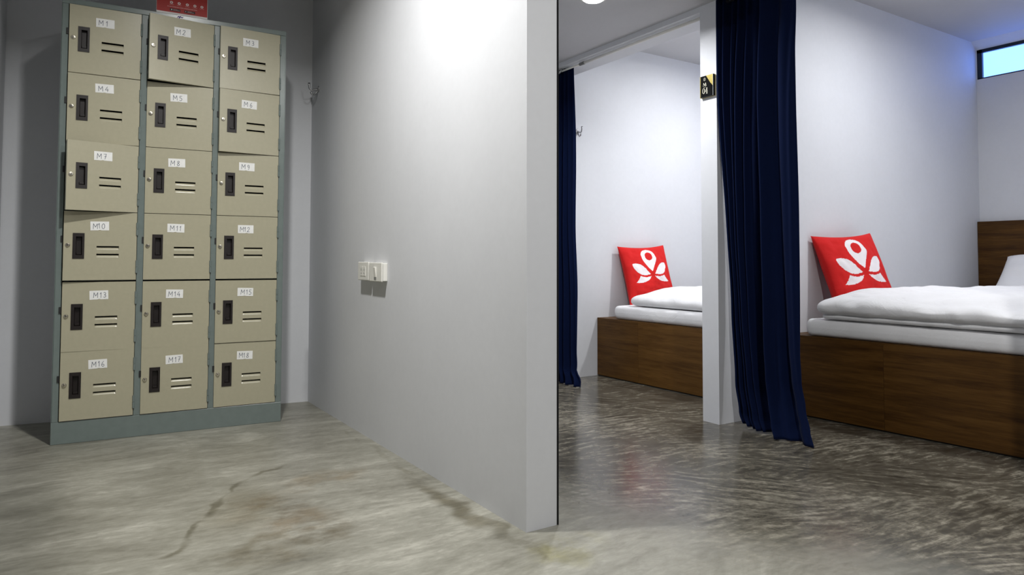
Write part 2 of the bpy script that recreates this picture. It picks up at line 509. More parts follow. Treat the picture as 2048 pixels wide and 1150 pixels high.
# ------------------------------------------------------------------ stroke lettering
GL = {
    'M': [[(0, 0), (0.04, 1), (0.42, 0.35), (0.80, 1), (0.84, 0)]],
    '0': [[(0.3, 1), (0.1, 0.8), (0.05, 0.4), (0.2, 0.04), (0.42, 0.0), (0.6, 0.25), (0.6, 0.7), (0.48, 0.95), (0.3, 1)]],
    '1': [[(0.1, 0.72), (0.3, 1), (0.3, 0)]],
    '2': [[(0.05, 0.75), (0.2, 0.97), (0.45, 0.97), (0.56, 0.75), (0.42, 0.45), (0.02, 0.02), (0.6, 0.0)]],
    '3': [[(0.08, 0.9), (0.3, 1), (0.52, 0.82), (0.45, 0.58), (0.22, 0.52), (0.5, 0.42), (0.56, 0.18), (0.35, 0), (0.05, 0.08)]],
    '4': [[(0.45, 1), (0.02, 0.35), (0.62, 0.35)], [(0.46, 0.62), (0.46, 0)]],
    '5': [[(0.55, 1), (0.12, 1), (0.08, 0.58), (0.38, 0.6), (0.55, 0.38), (0.45, 0.08), (0.2, 0), (0.03, 0.1)]],
    '6': [[(0.45, 1), (0.18, 0.7), (0.06, 0.3), (0.2, 0.02), (0.45, 0.03), (0.56, 0.28), (0.42, 0.48), (0.12, 0.4)]],
    '7': [[(0.03, 0.97), (0.55, 1), (0.22, 0)], [(0.12, 0.5), (0.52, 0.52)]],
    '8': [[(0.3, 0.54), (0.1, 0.75), (0.22, 0.97), (0.42, 0.96), (0.52, 0.76), (0.3, 0.54), (0.06, 0.26), (0.18, 0.02), (0.44, 0.02), (0.56, 0.26), (0.3, 0.54)]],
    '9': [[(0.5, 0.62), (0.3, 0.5), (0.1, 0.65), (0.15, 0.92), (0.38, 1), (0.52, 0.82), (0.5, 0.4), (0.3, 0)]],
}
def stroke(mb, pts, w, y, mi):
    """flat pen stroke in the x-z plane at depth y"""
    for (x0, z0), (x1, z1) in zip(pts[:-1], pts[1:]):
        L = math.hypot(x1-x0, z1-z0)
        if L < 1e-6:
            continue
        nx, nz = -(z1-z0)/L*w/2, (x1-x0)/L*w/2
        ex, ez = (x1-x0)/L*w*0.35, (z1-z0)/L*w*0.35
        mb.add([(x0-nx-ex, y, z0-nz-ez), (x1-nx+ex, y, z1-nz+ez), (x1+nx+ex, y, z1+nz+ez), (x0+nx-ex, y, z0+nz-ez)], [(0, 1, 2, 3)], mi)

# ------------------------------------------------------------------ locker cabinet
LW, LH, LD = 0.8941, 1.83, 0.385
lock = thing('locker_cabinet', 'steel locker cabinet with eighteen beige doors in a grey green frame', 'locker', (-0.0527, 3.3641, 0), R(-4.02))
COLS = [(0.026, 0.290), (0.318, 0.579), (0.605, 0.866)]
ROWS = [1.522, 1.235, 0.949, 0.663, 0.372, 0.093]
ROWT = [1.805, 1.520, 1.233, 0.947, 0.661, 0.370]
FT = 0.0
def part(name, mb, mat, parent, bevel=0.0, **k):
    return obj(name, mb.mesh(name, mat), parent, bevel=bevel, **k)
part('plinth', MB().box((0, 0.0, 0), (LW, LD, 0.090)), M['frame'], lock, 0.002)
part('top_panel', MB().box((0, 0.0, 1.8075), (LW, LD, LH)), M['frame'], lock, 0.002)
part('side_panel', MB().box((0, 0.004, 0.0902), (0.0025, LD, 1.8073)), M['frame'], lock)
part('side_panel', MB().box((LW-0.0025, 0.004, 0.0902), (LW, LD, 1.8073)), M['frame'], lock)
part('back_panel', MB().box((0.0026, LD-0.003, 0.0902), (LW-0.0026, LD-0.0005, 1.8073)), M['frame'], lock)
for x0, x1 in ((0.0026, 0.0245), (0.2915, 0.3165), (0.5805, 0.6035), (0.8675, LW-0.0026)):
    part('stile', MB().box((x0, 0.0, 0.0902), (x1, 0.022, 1.8073)), M['frame'], lock, 0.0015)
for x in (0.304, 0.592):
    part('divider', MB().box((x-0.001, 0.0222, 0.0902), (x+0.001, LD-0.0032, 1.8073)), M['frame'], lock)
for z in ROWS[:-1]:
    part('shelf', MB().box((0.0026, 0.0222, z-0.004), (LW-0.0026, LD-0.0032, z-0.001)), M['frame'], lock)

DW, DH, DT = 0.262, 0.2835, 0.018
HX0, HX1, HZ0, HZ1 = -DW+0.034, -DW+0.071, 0.091, 0.192
LX0, LX1 = -DW+0.116, -DW+0.197
LZ = [(0.1265, 0.1415), (0.0945, 0.1095)]
def door_mesh():
    xs = sorted({-DW, HX0, HX1, LX0, LX1, 0.0})
    zs = sorted({0.0, HZ0, HZ1, LZ[0][0], LZ[0][1], LZ[1][0], LZ[1][1], DH})
    holes = [(HX0, HX1, HZ0, HZ1)] + [(LX0, LX1, z0, z1) for z0, z1 in LZ]
    mb = MB()
    def inh(x, z):
        return any(h[0] < x < h[1] and h[2] < z < h[3] for h in holes)
    for i in range(len(xs)-1):
        for j in range(len(zs)-1):
            if not inh((xs[i]+xs[i+1])/2, (zs[j]+zs[j+1])/2):
                mb.add([(xs[i], 0, zs[j]), (xs[i+1], 0, zs[j]), (xs[i+1], 0, zs[j+1]), (xs[i], 0, zs[j+1])], [(0, 1, 2, 3)])
    # returned edges and sheet thickness at the holes
    mb.add([(-DW, 0, 0), (0, 0, 0), (0, DT, 0), (-DW, DT, 0), (-DW, 0, DH), (0, 0, DH), (0, DT, DH), (-DW, DT, DH)],
           [(0, 3, 2, 1), (4, 5, 6, 7), (0, 4, 7, 3), (1, 2, 6, 5)])
    # inner lip of the folded edge
    w = 0.015
    for x0, x1, z0, z1 in ((-DW, 0, 0, w), (-DW, 0, DH-w, DH), (-DW, -DW+w, w, DH-w), (-w, 0, w, DH-w)):
        mb.add([(x0, DT, z0), (x1, DT, z0), (x1, DT, z1), (x0, DT, z1)], [(3, 2, 1, 0)])
    for x0, x1, z0, z1 in holes:
        d = 0.0012
        mb.add([(x0, 0, z0), (x1, 0, z0), (x1, 0, z1), (x0, 0, z1), (x0, d, z0), (x1, d, z0), (x1, d, z1), (x0, d, z1)],
               [(0, 1, 5, 4), (1, 2, 6, 5), (2, 3, 7, 6), (3, 0, 4, 7)])
    return mb.mesh('locker_door', M['door'], fix=False)
def cup_mesh():
    mb = MB()
    t, d = 0.0025, 0.013
    x0, x1, z0, z1 = HX0-0.002, HX1+0.002, HZ0-0.002, HZ1+0.002
    a0, a1, c0, c1 = HX0+0.009, HX1-0.006, HZ0+0.012, HZ1-0.012
    outer = [(x0, z0), (x1, z0), (x1, z1), (x0, z1)]
    inner = [(a0, c0), (a1, c0), (a1, c1), (a0, c1)]
    deep = [(a0+0.002, c0+0.004), (a1-0.002, c0+0.004), (a1-0.002, c1-0.001), (a0+0.002, c1-0.001)]
    vs = [(x, 0, z) for x, z in outer]+[(x, -t, z) for x, z in outer]+[(x, -t, z) for x, z in inner]+[(x, d, z) for x, z in deep]
    fs = []
    for i in range(4):
        j = (i+1) % 4
        fs += [(i, j, 4+j, 4+i), (4+i, 4+j, 8+j, 8+i), (8+i, 8+j, 12+j, 12+i)]
    fs.append((12, 13, 14, 15))
    mb.add(vs, fs)
    # finger lip along the lower end
    mb.box((a0+0.003, 0.004, c0+0.004), (a1-0.003, 0.0125, c0+0.012))
    return mb.mesh('door_handle', M['cup'])
def louver_mesh(z0, z1):
    mb = MB()
    i = 0.012
    zt = z0+(z1-z0)*0.62
    d = 0.007
    n = 5
    rows = []
    for k in range(n+1):
        f = k/n
        y = 0.0006 + d*(f**1.5)
        z = z0+(zt-z0)*f
        xi = i*(1-f)**1.4
        rows.append([(LX0+xi, y, z), (LX1-xi, y, z)])
    mb.grid(rows)
    # cheeks that close the pressed corners
    for sx, s in ((LX0, 1), (LX1, -1)):
        pts = [(LX0+i*(1-k/n)**1.4 if s > 0 else LX1-i*(1-k/n)**1.4, 0.0006+d*((k/n)**1.5), z0+(zt-z0)*k/n) for k in range(n+1)]
        vs = pts + [(sx, 0.0006, z0), (sx, 0.0006, zt)]
        mb.add(vs, [tuple(range(n+1))+(n+2, n+1)])
    return mb.mesh('louver', M['door'])
def lock_mesh():
    mb = MB().lathe([(0.0085, 0.0), (0.0085, -0.0025), (0.0072, -0.0040), (0.0060, -0.0042), (0.0058, -0.0062), (0.0, -0.0066)], 20, 0, (-DW+0.015, 0, 0.145), 'y')
    mb.box((-DW+0.0142, -0.0071, 0.1415), (-DW+0.0158, -0.0060, 0.1485), 1)
    return mb.mesh('cam_lock', [M['chrome'], M['dark']])
def hinge_mesh():
    mb = MB()
    for z in (0.055, 0.213):
        pass
    mb.tube([(0, 0, -0.026), (0, 0, -0.001)], 0.0042, 8).tube([(0, 0, 0.001), (0, 0, 0.026)], 0.0042, 8)
    mb.tube([(0, 0, -0.028), (0, 0, 0.028)], 0.0025, 8)
    return mb.mesh('hinge', M['frame'])
ME_DOOR, ME_CUP, ME_LOCK, ME_HINGE = door_mesh(), cup_mesh(), lock_mesh(), hinge_mesh()
ME_LOUV = [louver_mesh(*z) for z in LZ]
ME_STRIKE = MB().box((-0.004, -0.003, -0.013), (0.004, 0.002, 0.013)).mesh('latch_plate', M['dark'])
def name_tag(k, rnd):
    mb = MB()
    w, h = 0.0335, 0.0185
    nb = rnd.uniform(-0.004, 0.004)
    poly = [(-w, -h), (nb-0.006, -h+0.0003), (nb-0.003, -h+0.0016), (nb+0.003, -h+0.0016), (nb+0.005, -h+0.0002), (w, -h), (w*0.99, h), (-w*1.01, h)]
    mb.prism(poly, -0.0008, 0.0, 0, 'y')
    ch = 0.021
    x = -0.022 + rnd.uniform(-0.003, 0.003)
    txt = 'M'+' '*(1 if rnd.random() < 0.6 or k < 10 else 0)+str(k)
    wd = {'M': 0.94, ' ': 0.42 if k < 10 else 0.25}
    for c in txt:
        if c != ' ':
            cz = -0.0115 + rnd.uniform(-0.001, 0.0015)
            sl = rnd.uniform(-0.05, 0.08)
            for s in GL[c]:
                stroke(mb, [(x+(px+sl*pz)*ch*0.85, cz+pz*ch) for px, pz in s], 0.0018, -0.0010, 1)
        x += wd.get(c, 0.72)*ch*0.85
    return mb.mesh('name_tag', [M['tape'], M['ink']], fix=False)
TAGP = {1: (.128, .221), 2: (.130, .225), 3: (.130, .225), 4: (.131, .231), 5: (.124, .225), 6: (.127, .224), 7: (.129, .228), 8: (.121, .223), 9: (.123, .225),
        10: (.126, .225), 11: (.123, .223), 12: (.123, .225), 13: (.129, .229), 14: (.123, .228), 15: (.126, .230), 16: (.131, .223), 17: (.127, .223), 18: (.128, .223)}
ANG = {1: 1.0, 2: 10.5, 3: 4.0, 4: 2.0, 5: 0.6, 6: 6.0, 7: 15.0, 8: 0.5, 9: 1.0, 10: 3.5, 11: 0.4, 12: 0.5, 13: 0.8, 14: 0.4, 15: 0.3, 16: 0.4, 17: 0.3, 18: 0.3}
for k in range(1, 19):
    r_, c_ = divmod(k-1, 3)
    rnd = random.Random(40+k)
    xr_ = COLS[c_][1]
    d = obj('door', ME_DOOR, lock, (xr_, -0.0025, ROWS[r_]), R(ANG[k]))
    obj('door_handle', ME_CUP, d)
    obj('cam_lock', ME_LOCK, d)
    for lm in ME_LOUV:
        obj('louver', lm, d)
    for hz in (0.055, 0.215):
        obj('hinge', ME_HINGE, d, (0.0015, -0.0015, hz))
    nt = obj('name_tag', name_tag(k, rnd), d, (-DW+TAGP[k][0], 0, TAGP[k][1]))
    nt.rotation_euler = (0, R(rnd.uniform(-1.5, 1.5)), 0)
    nt['label'] = 'white paper tag reading M %d' % k
    obj('latch_plate', ME_STRIKE, lock, (COLS[c_][0]-0.004, -0.001, ROWS[r_]+0.170))
# violet scribbled sticker on the top rail
mb = MB().prism([(-0.016, -0.009), (0.012, -0.008), (0.015, 0.006), (-0.010, 0.009), (-0.017, 0.003)], -0.0006, 0, 0, 'y')
for pts in ([(-0.012, -0.004), (-0.007, 0.004), (-0.003, -0.005), (0.002, 0.003), (0.006, -0.003), (0.011, 0.002)], [(-0.010, 0.001), (-0.002, 0.002), (0.008, 0.000)], [(-0.006, -0.005), (0.0, 0.005)]):
    stroke(mb, pts, 0.0024, -0.0009, 1)
st = obj('sticker', mb.mesh('sticker', [M['white_print'], M['violet']], fix=False), lock, (0.440, 0, 1.8205))
st['label'] = 'small white sticker with violet scribble'

# ------------------------------------------------------------------ leaflet stand on the lockers
def on_locker(x, y, z):
    return lock.matrix_basis @ Vector((x, y, z))
ds = thing('leaflet_stand', 'red printed leaflet in a clear stand on top of the locker cabinet', 'leaflet stand', on_locker(0.449, 0.020, LH), R(-4.02))
obj('stand_foot', MB().box((-0.104, 0.0, 0.0), (0.104, 0.075, 0.003)).mesh('stand_foot', M['acrylic']), ds)
obj('back_sheet', MB().prism([(0.010, 0.003), (0.013, 0.003), (0.058, 0.287), (0.055, 0.287)], -0.104, 0.104, 0, 'x').mesh('back_sheet', M['acrylic']), ds)
lf = MB()
tl = math.atan2(0.045, 0.284)
def lp(x, z, off):          # point on the sloped leaflet, z measured up the slope
    return (x, 0.0095 + z*math.sin(tl) - off*math.cos(tl), 0.0032 + z*math.cos(tl) + off*math.sin(tl))
def lquad(x0, x1, z0, z1, off, mi):
    lf.add([lp(x0, z0, off), lp(x1, z0, off), lp(x1, z1, off), lp(x0, z1, off)], [(0, 1, 2, 3)], mi)
def ldisc(cx, cz, r, off, mi):
    lf.add([lp(cx+r*math.cos(t*math.pi/8), cz+r*math.sin(t*math.pi/8), off) for t in range(16)], [tuple(range(16))], mi)
lf.add([lp(-0.1025, 0, 0), lp(0.1025, 0, 0), lp(0.1025, 0.283, 0), lp(-0.1025, 0.283, 0), lp(-0.1025, 0, 0.0012), lp(0.1025, 0, 0.0012), lp(0.1025, 0.283, 0.0012), lp(-0.1025, 0.283, 0.0012)],
       [(0, 3, 2, 1), (4, 5, 6, 7), (0, 1, 5, 4), (1, 2, 6, 5), (2, 3, 7, 6), (3, 0, 4, 7)], 1)
lquad(-0.1022, 0.1022, 0.0140, 0.2825, 0.0015, 0)
for x0, x1 in ((-0.050, -0.008), (0.008, 0.052)):
    lquad(x0, x1, 0.0205, 0.0325, 0.0018, 2)
    if x0 < 0:
        ldisc(x0+0.007, 0.0268, 0.0028, 0.0021, 1)
    else:
        lf.add([lp(x0+0.004, 0.0235, 0.0021), lp(x0+0.009, 0.0265, 0.0021), lp(x0+0.004, 0.0295, 0.0021)], [(0, 1, 2)], 3)
    for j in range(6):
        lquad(x0+0.013+j*0.0045, x0+0.0162+j*0.0045, 0.0240, 0.0262, 0.0021, 3)
    lquad(x0+0.013, x0+0.030, 0.0280, 0.0290, 0.0021, 3)
xx = -0.060
rn = random.Random(5)
while xx < 0.060:
    w = rn.uniform(0.002, 0.0042)
    lquad(xx, xx+w, 0.0395, 0.0425, 0.0018, 3)
    xx += w+rn.choice((0.0009, 0.0009, 0.0022))
for i, cx in enumerate((-0.044, -0.013, 0.020, 0.051, 0.080)):
    ldisc(cx, 0.0610, 0.0062, 0.0018, 1)
    ldisc(cx, 0.0610, 0.0026, 0.0021, 0)
    lquad(cx-0.009, cx+0.009, 0.0505, 0.0518, 0.0018, 3)
obj('leaflet', lf.mesh('leaflet', [M['red_print'], M['white_print'], M['black_print'], M['pink_print']], fix=False), ds)

# ------------------------------------------------------------------ wall fittings
# double plates on the wall beside the lockers (their local x runs along the wall, -y away from it)
def wall_thing(name, label, cat, y, z):
    return thing(name, label, cat, (XW, y, z), R(-90))
so = wall_thing('wall_outlet', 'white twin power outlet, the left of two plates on the grey wall', 'outlet', 2.8125, 0.702)
obj('back_box', MB().box((-0.058, -0.020, -0.036), (0.058, 0, 0.036)).mesh('back_box', M['white_plastic']), so, bevel=0.002)
obj('faceplate', MB().box((-0.0615, -0.027, -0.039), (0.0615, -0.0202, 0.039)).mesh('faceplate', M['white_plastic']), so, bevel=0.003)
for sx in (-0.016, 0.016):
    mb = MB().box((sx-0.0145, -0.0285, -0.020), (sx+0.0145, -0.0269, 0.020))
    for dx in (-0.006, 0.006):
        mb.box((sx+dx-0.0012, -0.0289, 0.001), (sx+dx+0.0012, -0.0284, 0.011), 1)
    mb.tube([(sx, -0.0289, -0.009), (sx, -0.0284, -0.009)], 0.003, 10, 1)
    obj('socket', mb.mesh('socket', [M['white_plastic'], M['slot']]), so)
sw = wall_thing('light_switch', 'white light switch with one narrow rocker, the right of two plates on the grey wall', 'switch', 2.673, 0.700)
obj('back_box', MB().box((-0.064, -0.020, -0.036), (0.064, 0, 0.036)).mesh('back_box', M['white_plastic']), sw, bevel=0.002)
obj('faceplate', MB().box((-0.0675, -0.027, -0.039), (0.0675, -0.0202, 0.039)).mesh('faceplate', M['white_plastic']), sw, bevel=0.003)
obj('rocker', MB().prism([(-0.0270, -0.020), (-0.0285, -0.020), (-0.0335, 0.019), (-0.0270, 0.021)], -0.011, 0.011, 0, 'x').mesh('rocker', M['white_plastic']), sw)
obj('rocker_slot', MB().box((-0.011, -0.0282, -0.031), (0.011, -0.0271, -0.0203)).mesh('rocker_slot', M['slot']), sw)

def coat_hook(label, loc, rotz):
    h = thing('coat_hook', label, 'hook', loc, rotz)
    obj('hook_plate', MB().lathe([(0.0, 0.0), (0.017, 0.0), (0.017, -0.004), (0.013, -0.006), (0.0, -0.007)], 18, 0, (0, 0, 0), 'y').mesh('hook_plate', M['steel'], True), h)
    pts = [(0, -0.005, -0.002), (0, -0.020, -0.006), (0, -0.036, -0.012), (0, -0.046, -0.004), (0, -0.050, 0.014), (0, -0.049, 0.026)]
    obj('prong', MB().tube(pts, [0.006, 0.005, 0.0048, 0.0048, 0.0045, 0.006], 10).mesh('prong', M['steel'], True), h)
    pts = [(0, -0.005, -0.006), (0, -0.012, -0.022), (0, -0.024, -0.034), (0, -0.036, -0.030), (0, -0.040, -0.020)]
    obj('prong', MB().tube(pts, [0.006, 0.005, 0.0045, 0.0045, 0.0055], 10).mesh('prong', M['steel'], True), h)
    return h
coat_hook('small steel coat hook on the grey wall near the corner beside the lockers', (XW, 3.565, 1.642), R(-90))
coat_hook('small steel coat hook on the far bay wall peeking out beside the narrow curtain', (2.752, Y1, 1.583), 0)

# room number sign on the partition end
sg = thing('room_sign', 'black and gold plaque reading M 04 on the partition end beside the curtain', 'sign', (XP, 2.2165, 1.569), R(-90))
obj('back_plate', MB().box((-0.0405, -0.004, -0.051), (0.0405, 0, 0.051)).box((-0.0405, -0.0145, -0.051), (-0.0362, -0.004, 0.051)).mesh('back_plate', M['gold']), sg)
mb = MB().box((-0.0360, -0.0155, -0.050), (0.0405, -0.0041, 0.051))
obj('front_plate', mb.mesh('front_plate', M['sign_black']), sg, bevel=0.0008)
mb = MB()
yy = -0.0159
mb.add([(-0.002, yy, 0.0505), (0.040, yy, 0.0505), (0.040, yy, -0.006), (0.024, yy, 0.012)], [(0, 1, 2, 3)], 0)
mb.add([(0.0385, yy-0.0001, 0.0505), (0.040, yy-0.0001, 0.0505), (0.040, yy-0.0001, -0.049), (0.0385, yy-0.0001, -0.049)], [(0, 1, 2, 3)], 1)
obj('gold_corner', mb.mesh('gold_corner', [M['gold'], M['acrylic']], fix=False), sg)
mb = MB()
yy = -0.0160
def st2(pts, w):
    stroke(mb, pts, w, yy, 0)
st2([(-0.019, 0.003), (-0.017, 0.016)], 0.0012)
st2([(-0.0165, 0.016), (-0.010, 0.0045)], 0.0032)
st2([(-0.010, 0.0045), (-0.005, 0.016)], 0.0012)
st2([(-0.0045, 0.0165), (-0.0025, 0.003)], 0.0034)
st2([(-0.021, 0.003), (-0.017, 0.003)], 0.0012)
st2([(-0.006, 0.003), (0.0005, 0.003)], 0.0012)
st2([(-0.017, -0.003), (-0.003, -0.003)], 0.0008)
def ring(cx, cz, rx, rz, wx, wz):
    n = 24
    vs = [(cx+rx*math.cos(2*math.pi*t/n), yy, cz+rz*math.sin(2*math.pi*t/n)) for t in range(n)]
    vs += [(cx+(rx-wx)*math.cos(2*math.pi*t/n), yy, cz+(rz-wz)*math.sin(2*math.pi*t/n)) for t in range(n)]
    mb.add(vs, [(t, (t+1) % n, n+(t+1) % n, n+t) for t in range(n)])
ring(-0.0165, -0.0205, 0.0075, 0.0135, 0.0030, 0.0012)
st2([(0.003, -0.0075), (-0.0075, -0.0245), (0.0075, -0.0245)], 0.0012)
st2([(0.0025, -0.0075), (0.0025, -0.0345)], 0.0040)
st2([(-0.001, -0.0345), (0.006, -0.0345)], 0.0012)
ring(-0.011, 0.034, 0.006, 0.0075, 0.0009, 0.0009)
ring(-0.011, 0.034, 0.0032, 0.0075, 0.0008, 0.0009)
st2([(-0.016, 0.030), (-0.006, 0.038)], 0.0007)
obj('lettering', mb.mesh('lettering', M['gold_ink'], fix=False), sg)['label'] = 'pale gold lettering M 04'

# ------------------------------------------------------------------ curtain rod and curtains
rod = thing('curtain_rod', 'thin telescopic white curtain rod across the far bay opening', 'curtain rod', (2.55, 2.8, 1.924))
obj('outer_tube', MB().tube([(0, YP2-2.8+0.004, 0), (0, 3.215-2.8, 0)], 0.0085, 14).mesh('outer_tube', M['white_plastic'], True), rod)
obj('inner_tube', MB().tube([(0, 3.205-2.8, 0), (0, Y1-2.8-0.004, 0)], 0.0058, 12).mesh('inner_tube', M['white_plastic'], True), rod)
obj('tube_collar', MB().tube([(0, 3.19-2.8, 0), (0, 3.235-2.8, 0)], 0.0098, 14).mesh('tube_collar', M['slot'], True), rod)
obj('end_cap', MB().tube([(0, YP2-2.8+0.0005, 0), (0, YP2-2.8+0.008, 0)], 0.014, 14).mesh('end_cap', M['white_plastic'], True), rod)
obj('end_cap', MB().tube([(0, Y1-2.8-0.008, 0), (0, Y1-2.8-0.0005, 0)], 0.014, 14).mesh('end_cap', M['white_plastic'], True), rod)
rod2 = thing('curtain_rod', 'curtain rod across the near bay opening above the wide bunched curtain', 'curtain rod', (2.55, 1.54, 1.955))
obj('outer_tube', MB().tube([(0, 0.92-1.54, 0), (0, YP1-1.54-0.004, 0)], 0.0085, 14).mesh('outer_tube', M['steel'], True), rod2)
obj('end_cap', MB().tube([(0, YP1-1.54-0.008, 0), (0, YP1-1.54-0.0005, 0)], 0.014, 14).mesh('end_cap', M['white_plastic'], True), rod2)

def interp(tab, z):
    if z <= tab[0][0]:
        return tab[0][1]
    for (z0, v0), (z1, v1) in zip(tab[:-1], tab[1:]):
        if z <= z1:
            f = (z-z0)/(z1-z0)
            f = f*f*(3-2*f)
            return v0+(v1-v0)*f
    return tab[-1][1]

def curtain_mesh(name, ztop, left, right, folds, xc, hem, ns=220, nz=60, flare=None):
    """hanging cloth in the plane x=xc: left/right give its y edges by height, folds = list of (s, width, depth)"""
    rows = []
    for i in range(nz+1):
        z = (i/nz)**1.25
        row = []
        for j in range(ns+1):
            s = j/ns
            zb = hem(s)
            zz = zb+(ztop-zb)*z
            yl, yr = interp(left, zz), interp(right, zz)
            drift = 0.025*math.sin(3.1*zz+1.3)*s*(1-s)
            y = yl+(yr-yl)*(s+drift)
            x = xc
            gather = 0.65+0.35*min(1, (ztop-zz)/0.5)
            for fs_, fw_, fd in folds:
                q = (s-fs_-0.03*math.sin(2.0*zz+fs_*9))/fw_
                x -= fd*gather*math.exp(-q*q)
            x += 0.004*noise.noise(Vector((s*9, zz*2.2, 3.1)))
            if flare:
                dx, dy = flare(s, zz)
                x += dx
                y += dy
            row.append((x, y, zz))
        rows.append(row)
    mb = MB().grid(rows)
    return mb.mesh(name, M['navy'], True)

def curtain(label, me, loc=(0, 0, 0)):
    c = thing('curtain', label, 'curtain', loc)
    cl = obj('cloth', me, c)
    md = cl.modifiers.new('thickness', 'SOLIDIFY')
    md.thickness = 0.0025
    md.offset = 0
    return c
# near curtain
L2 = [(0.0, 2.080), (0.07, 2.108), (0.20, 2.130), (0.53, 2.150), (0.915, 2.163), (1.234, 2.168), (1.72, 2.1685), (1.98, 2.1685)]
R2 = [(0.0, 1.712), (0.06, 1.730), (0.138, 1.752), (0.256, 1.774), (0.38, 1.782), (0.9, 1.788), (1.43, 1.797), (1.62, 1.797), (1.86, 1.786)]
F2 = [(0.03, 0.022, 0.030), (0.105, 0.022, 0.040), (0.175, 0.020, 0.036), (0.25, 0.028, 0.046), (0.335, 0.024, 0.030), (0.46, 0.05, -0.035), (0.61, 0.050, 0.066), (0.78, 0.04, -0.02), (0.70, 0.10, 0.035), (0.90, 0.09, 0.040), (0.985, 0.03, 0.015)]
def hem2(s):
    return 0.030*max(0, 1-abs(s-0.0)/0.25)*0.3 + 0.004 + 0.010*max(0, 1-s)**2
def flare2(s, z):
    k = max(0, 1-z/0.22)**2
    q = min(1, max(0, (z-0.45)/1.1))
    return (-0.035*k*s - 0.050*q*q*(3-2*q)*max(0, 1-s/0.16), -0.02*k*max(0, (s-0.75)/0.25))
c2 = curtain('wide navy curtain bunched beside the room sign, its hem trailing on the concrete floor',
             curtain_mesh('curtain', 1.982, L2, R2, F2, 2.585, hem2, flare=flare2))
# far curtain
L1 = [(0.0, 3.500), (2.0, 3.500)]
R1 = [(0.0, 3.215), (0.03, 3.225), (0.093, 3.290), (0.21, 3.303), (0.51, 3.302), (0.96, 3.326), (1.42, 3.320), (1.92, 3.334)]
F1 = [(0.12, 0.05, 0.04), (0.33, 0.07, 0.05), (0.58, 0.07, 0.05), (0.80, 0.06, 0.035), (0.97, 0.04, 0.02)]
def flare1(s, z):
    k = max(0, 1-z/0.18)**2
    return (-0.04*k*s, 0)
c1 = curtain('narrow navy curtain with a steel eyelet drawn back against the far bay wall',
             curtain_mesh('curtain', 1.968, L1, R1, F1, 2.590, lambda s: 0.003, ns=120, flare=flare1))
def eyelet(par, loc):
    n = 20
    pts = [(0.0, 0.019*math.cos(2*math.pi*t/n), 0.019*math.sin(2*math.pi*t/n)) for t in range(n+1)]
    e = obj('eyelet', MB().tube(pts, 0.0042, 8, cap=False).mesh('eyelet', M['steel'], True), par, loc)
    e['label'] = 'steel eyelet ring'
    return e
eyelet(c1, (2.541, 3.430, 1.932))
eyelet(c2, (2.527, 2.010, 1.955))

# ------------------------------------------------------------------ beds
def bed(label, x_left, y_left, slope, y_end, ztop, headboard):
    """platform bed: front face from (x_left,y_left) to the right with slope dx per -dy, back to the outer wall"""
    bd = thing('bed_frame', label, 'bed', (x_left, y_left, 0))
    L = y_left-y_end
    def fx(t):          # local x of the front face at distance t along
        return slope*t
    cut = L*0.36 if not headboard else L*0.40
    zt = ztop-0.003
    for t0, t1 in ((0.0, cut), (cut+0.0012, L)):
        obj('front_board', MB().prism([(fx(t0), -t0), (fx(t1), -t1), (fx(t1)+0.018, -t1), (fx(t0)+0.018, -t0)], 0.006, zt).mesh('front_board', M['wood']), bd, bevel=0.001)
    obj('platform', MB().prism([(fx(0)+0.0002, -0.0), (fx(L), -L), (XR-0.045-x_left, -L), (XR-0.045-x_left, 0)], zt+0.0002, ztop).mesh('platform', M['wood']), bd)
    obj('end_board', MB().prism([(fx(L)+0.019, -L), (XR-0.045-x_left, -L), (XR-0.045-x_left, -L+0.018), (fx(L)+0.019, -L+0.018)], 0.006, zt).mesh('end_board', M['wood']), bd)
    obj('end_board', MB().prism([(0.019, -0.018), (XR-0.045-x_left, -0.018), (XR-0.045-x_left, 0), (0.019, 0)], 0.006, zt).mesh('end_board', M['wood']), bd)
    obj('base_recess', MB().prism([(fx(0)+0.012, -0.002), (fx(L)+0.012, -L+0.004), (fx(L)+0.03, -L+0.004), (0.03, -0.002)], 0, 0.006).mesh('base_recess', M['dark']), bd)
    obj('headboard', MB().box((XR-0.042-x_left, -L-0.005, 0.0), (XR-0.002-x_left, 0.002, 1.008)).mesh('headboard', M['wood']), bd, bevel=0.0015)
    return bd
bed('brown wooden platform bed with tall headboard in the near bay below the slot window', 2.998, 2.166, 0.058, 0.99, 0.3878, True)
bed('brown wooden platform bed in the far bay, partly hidden by the partition', 2.914, 3.518, 0.0145, 2.47, 0.3755, False)

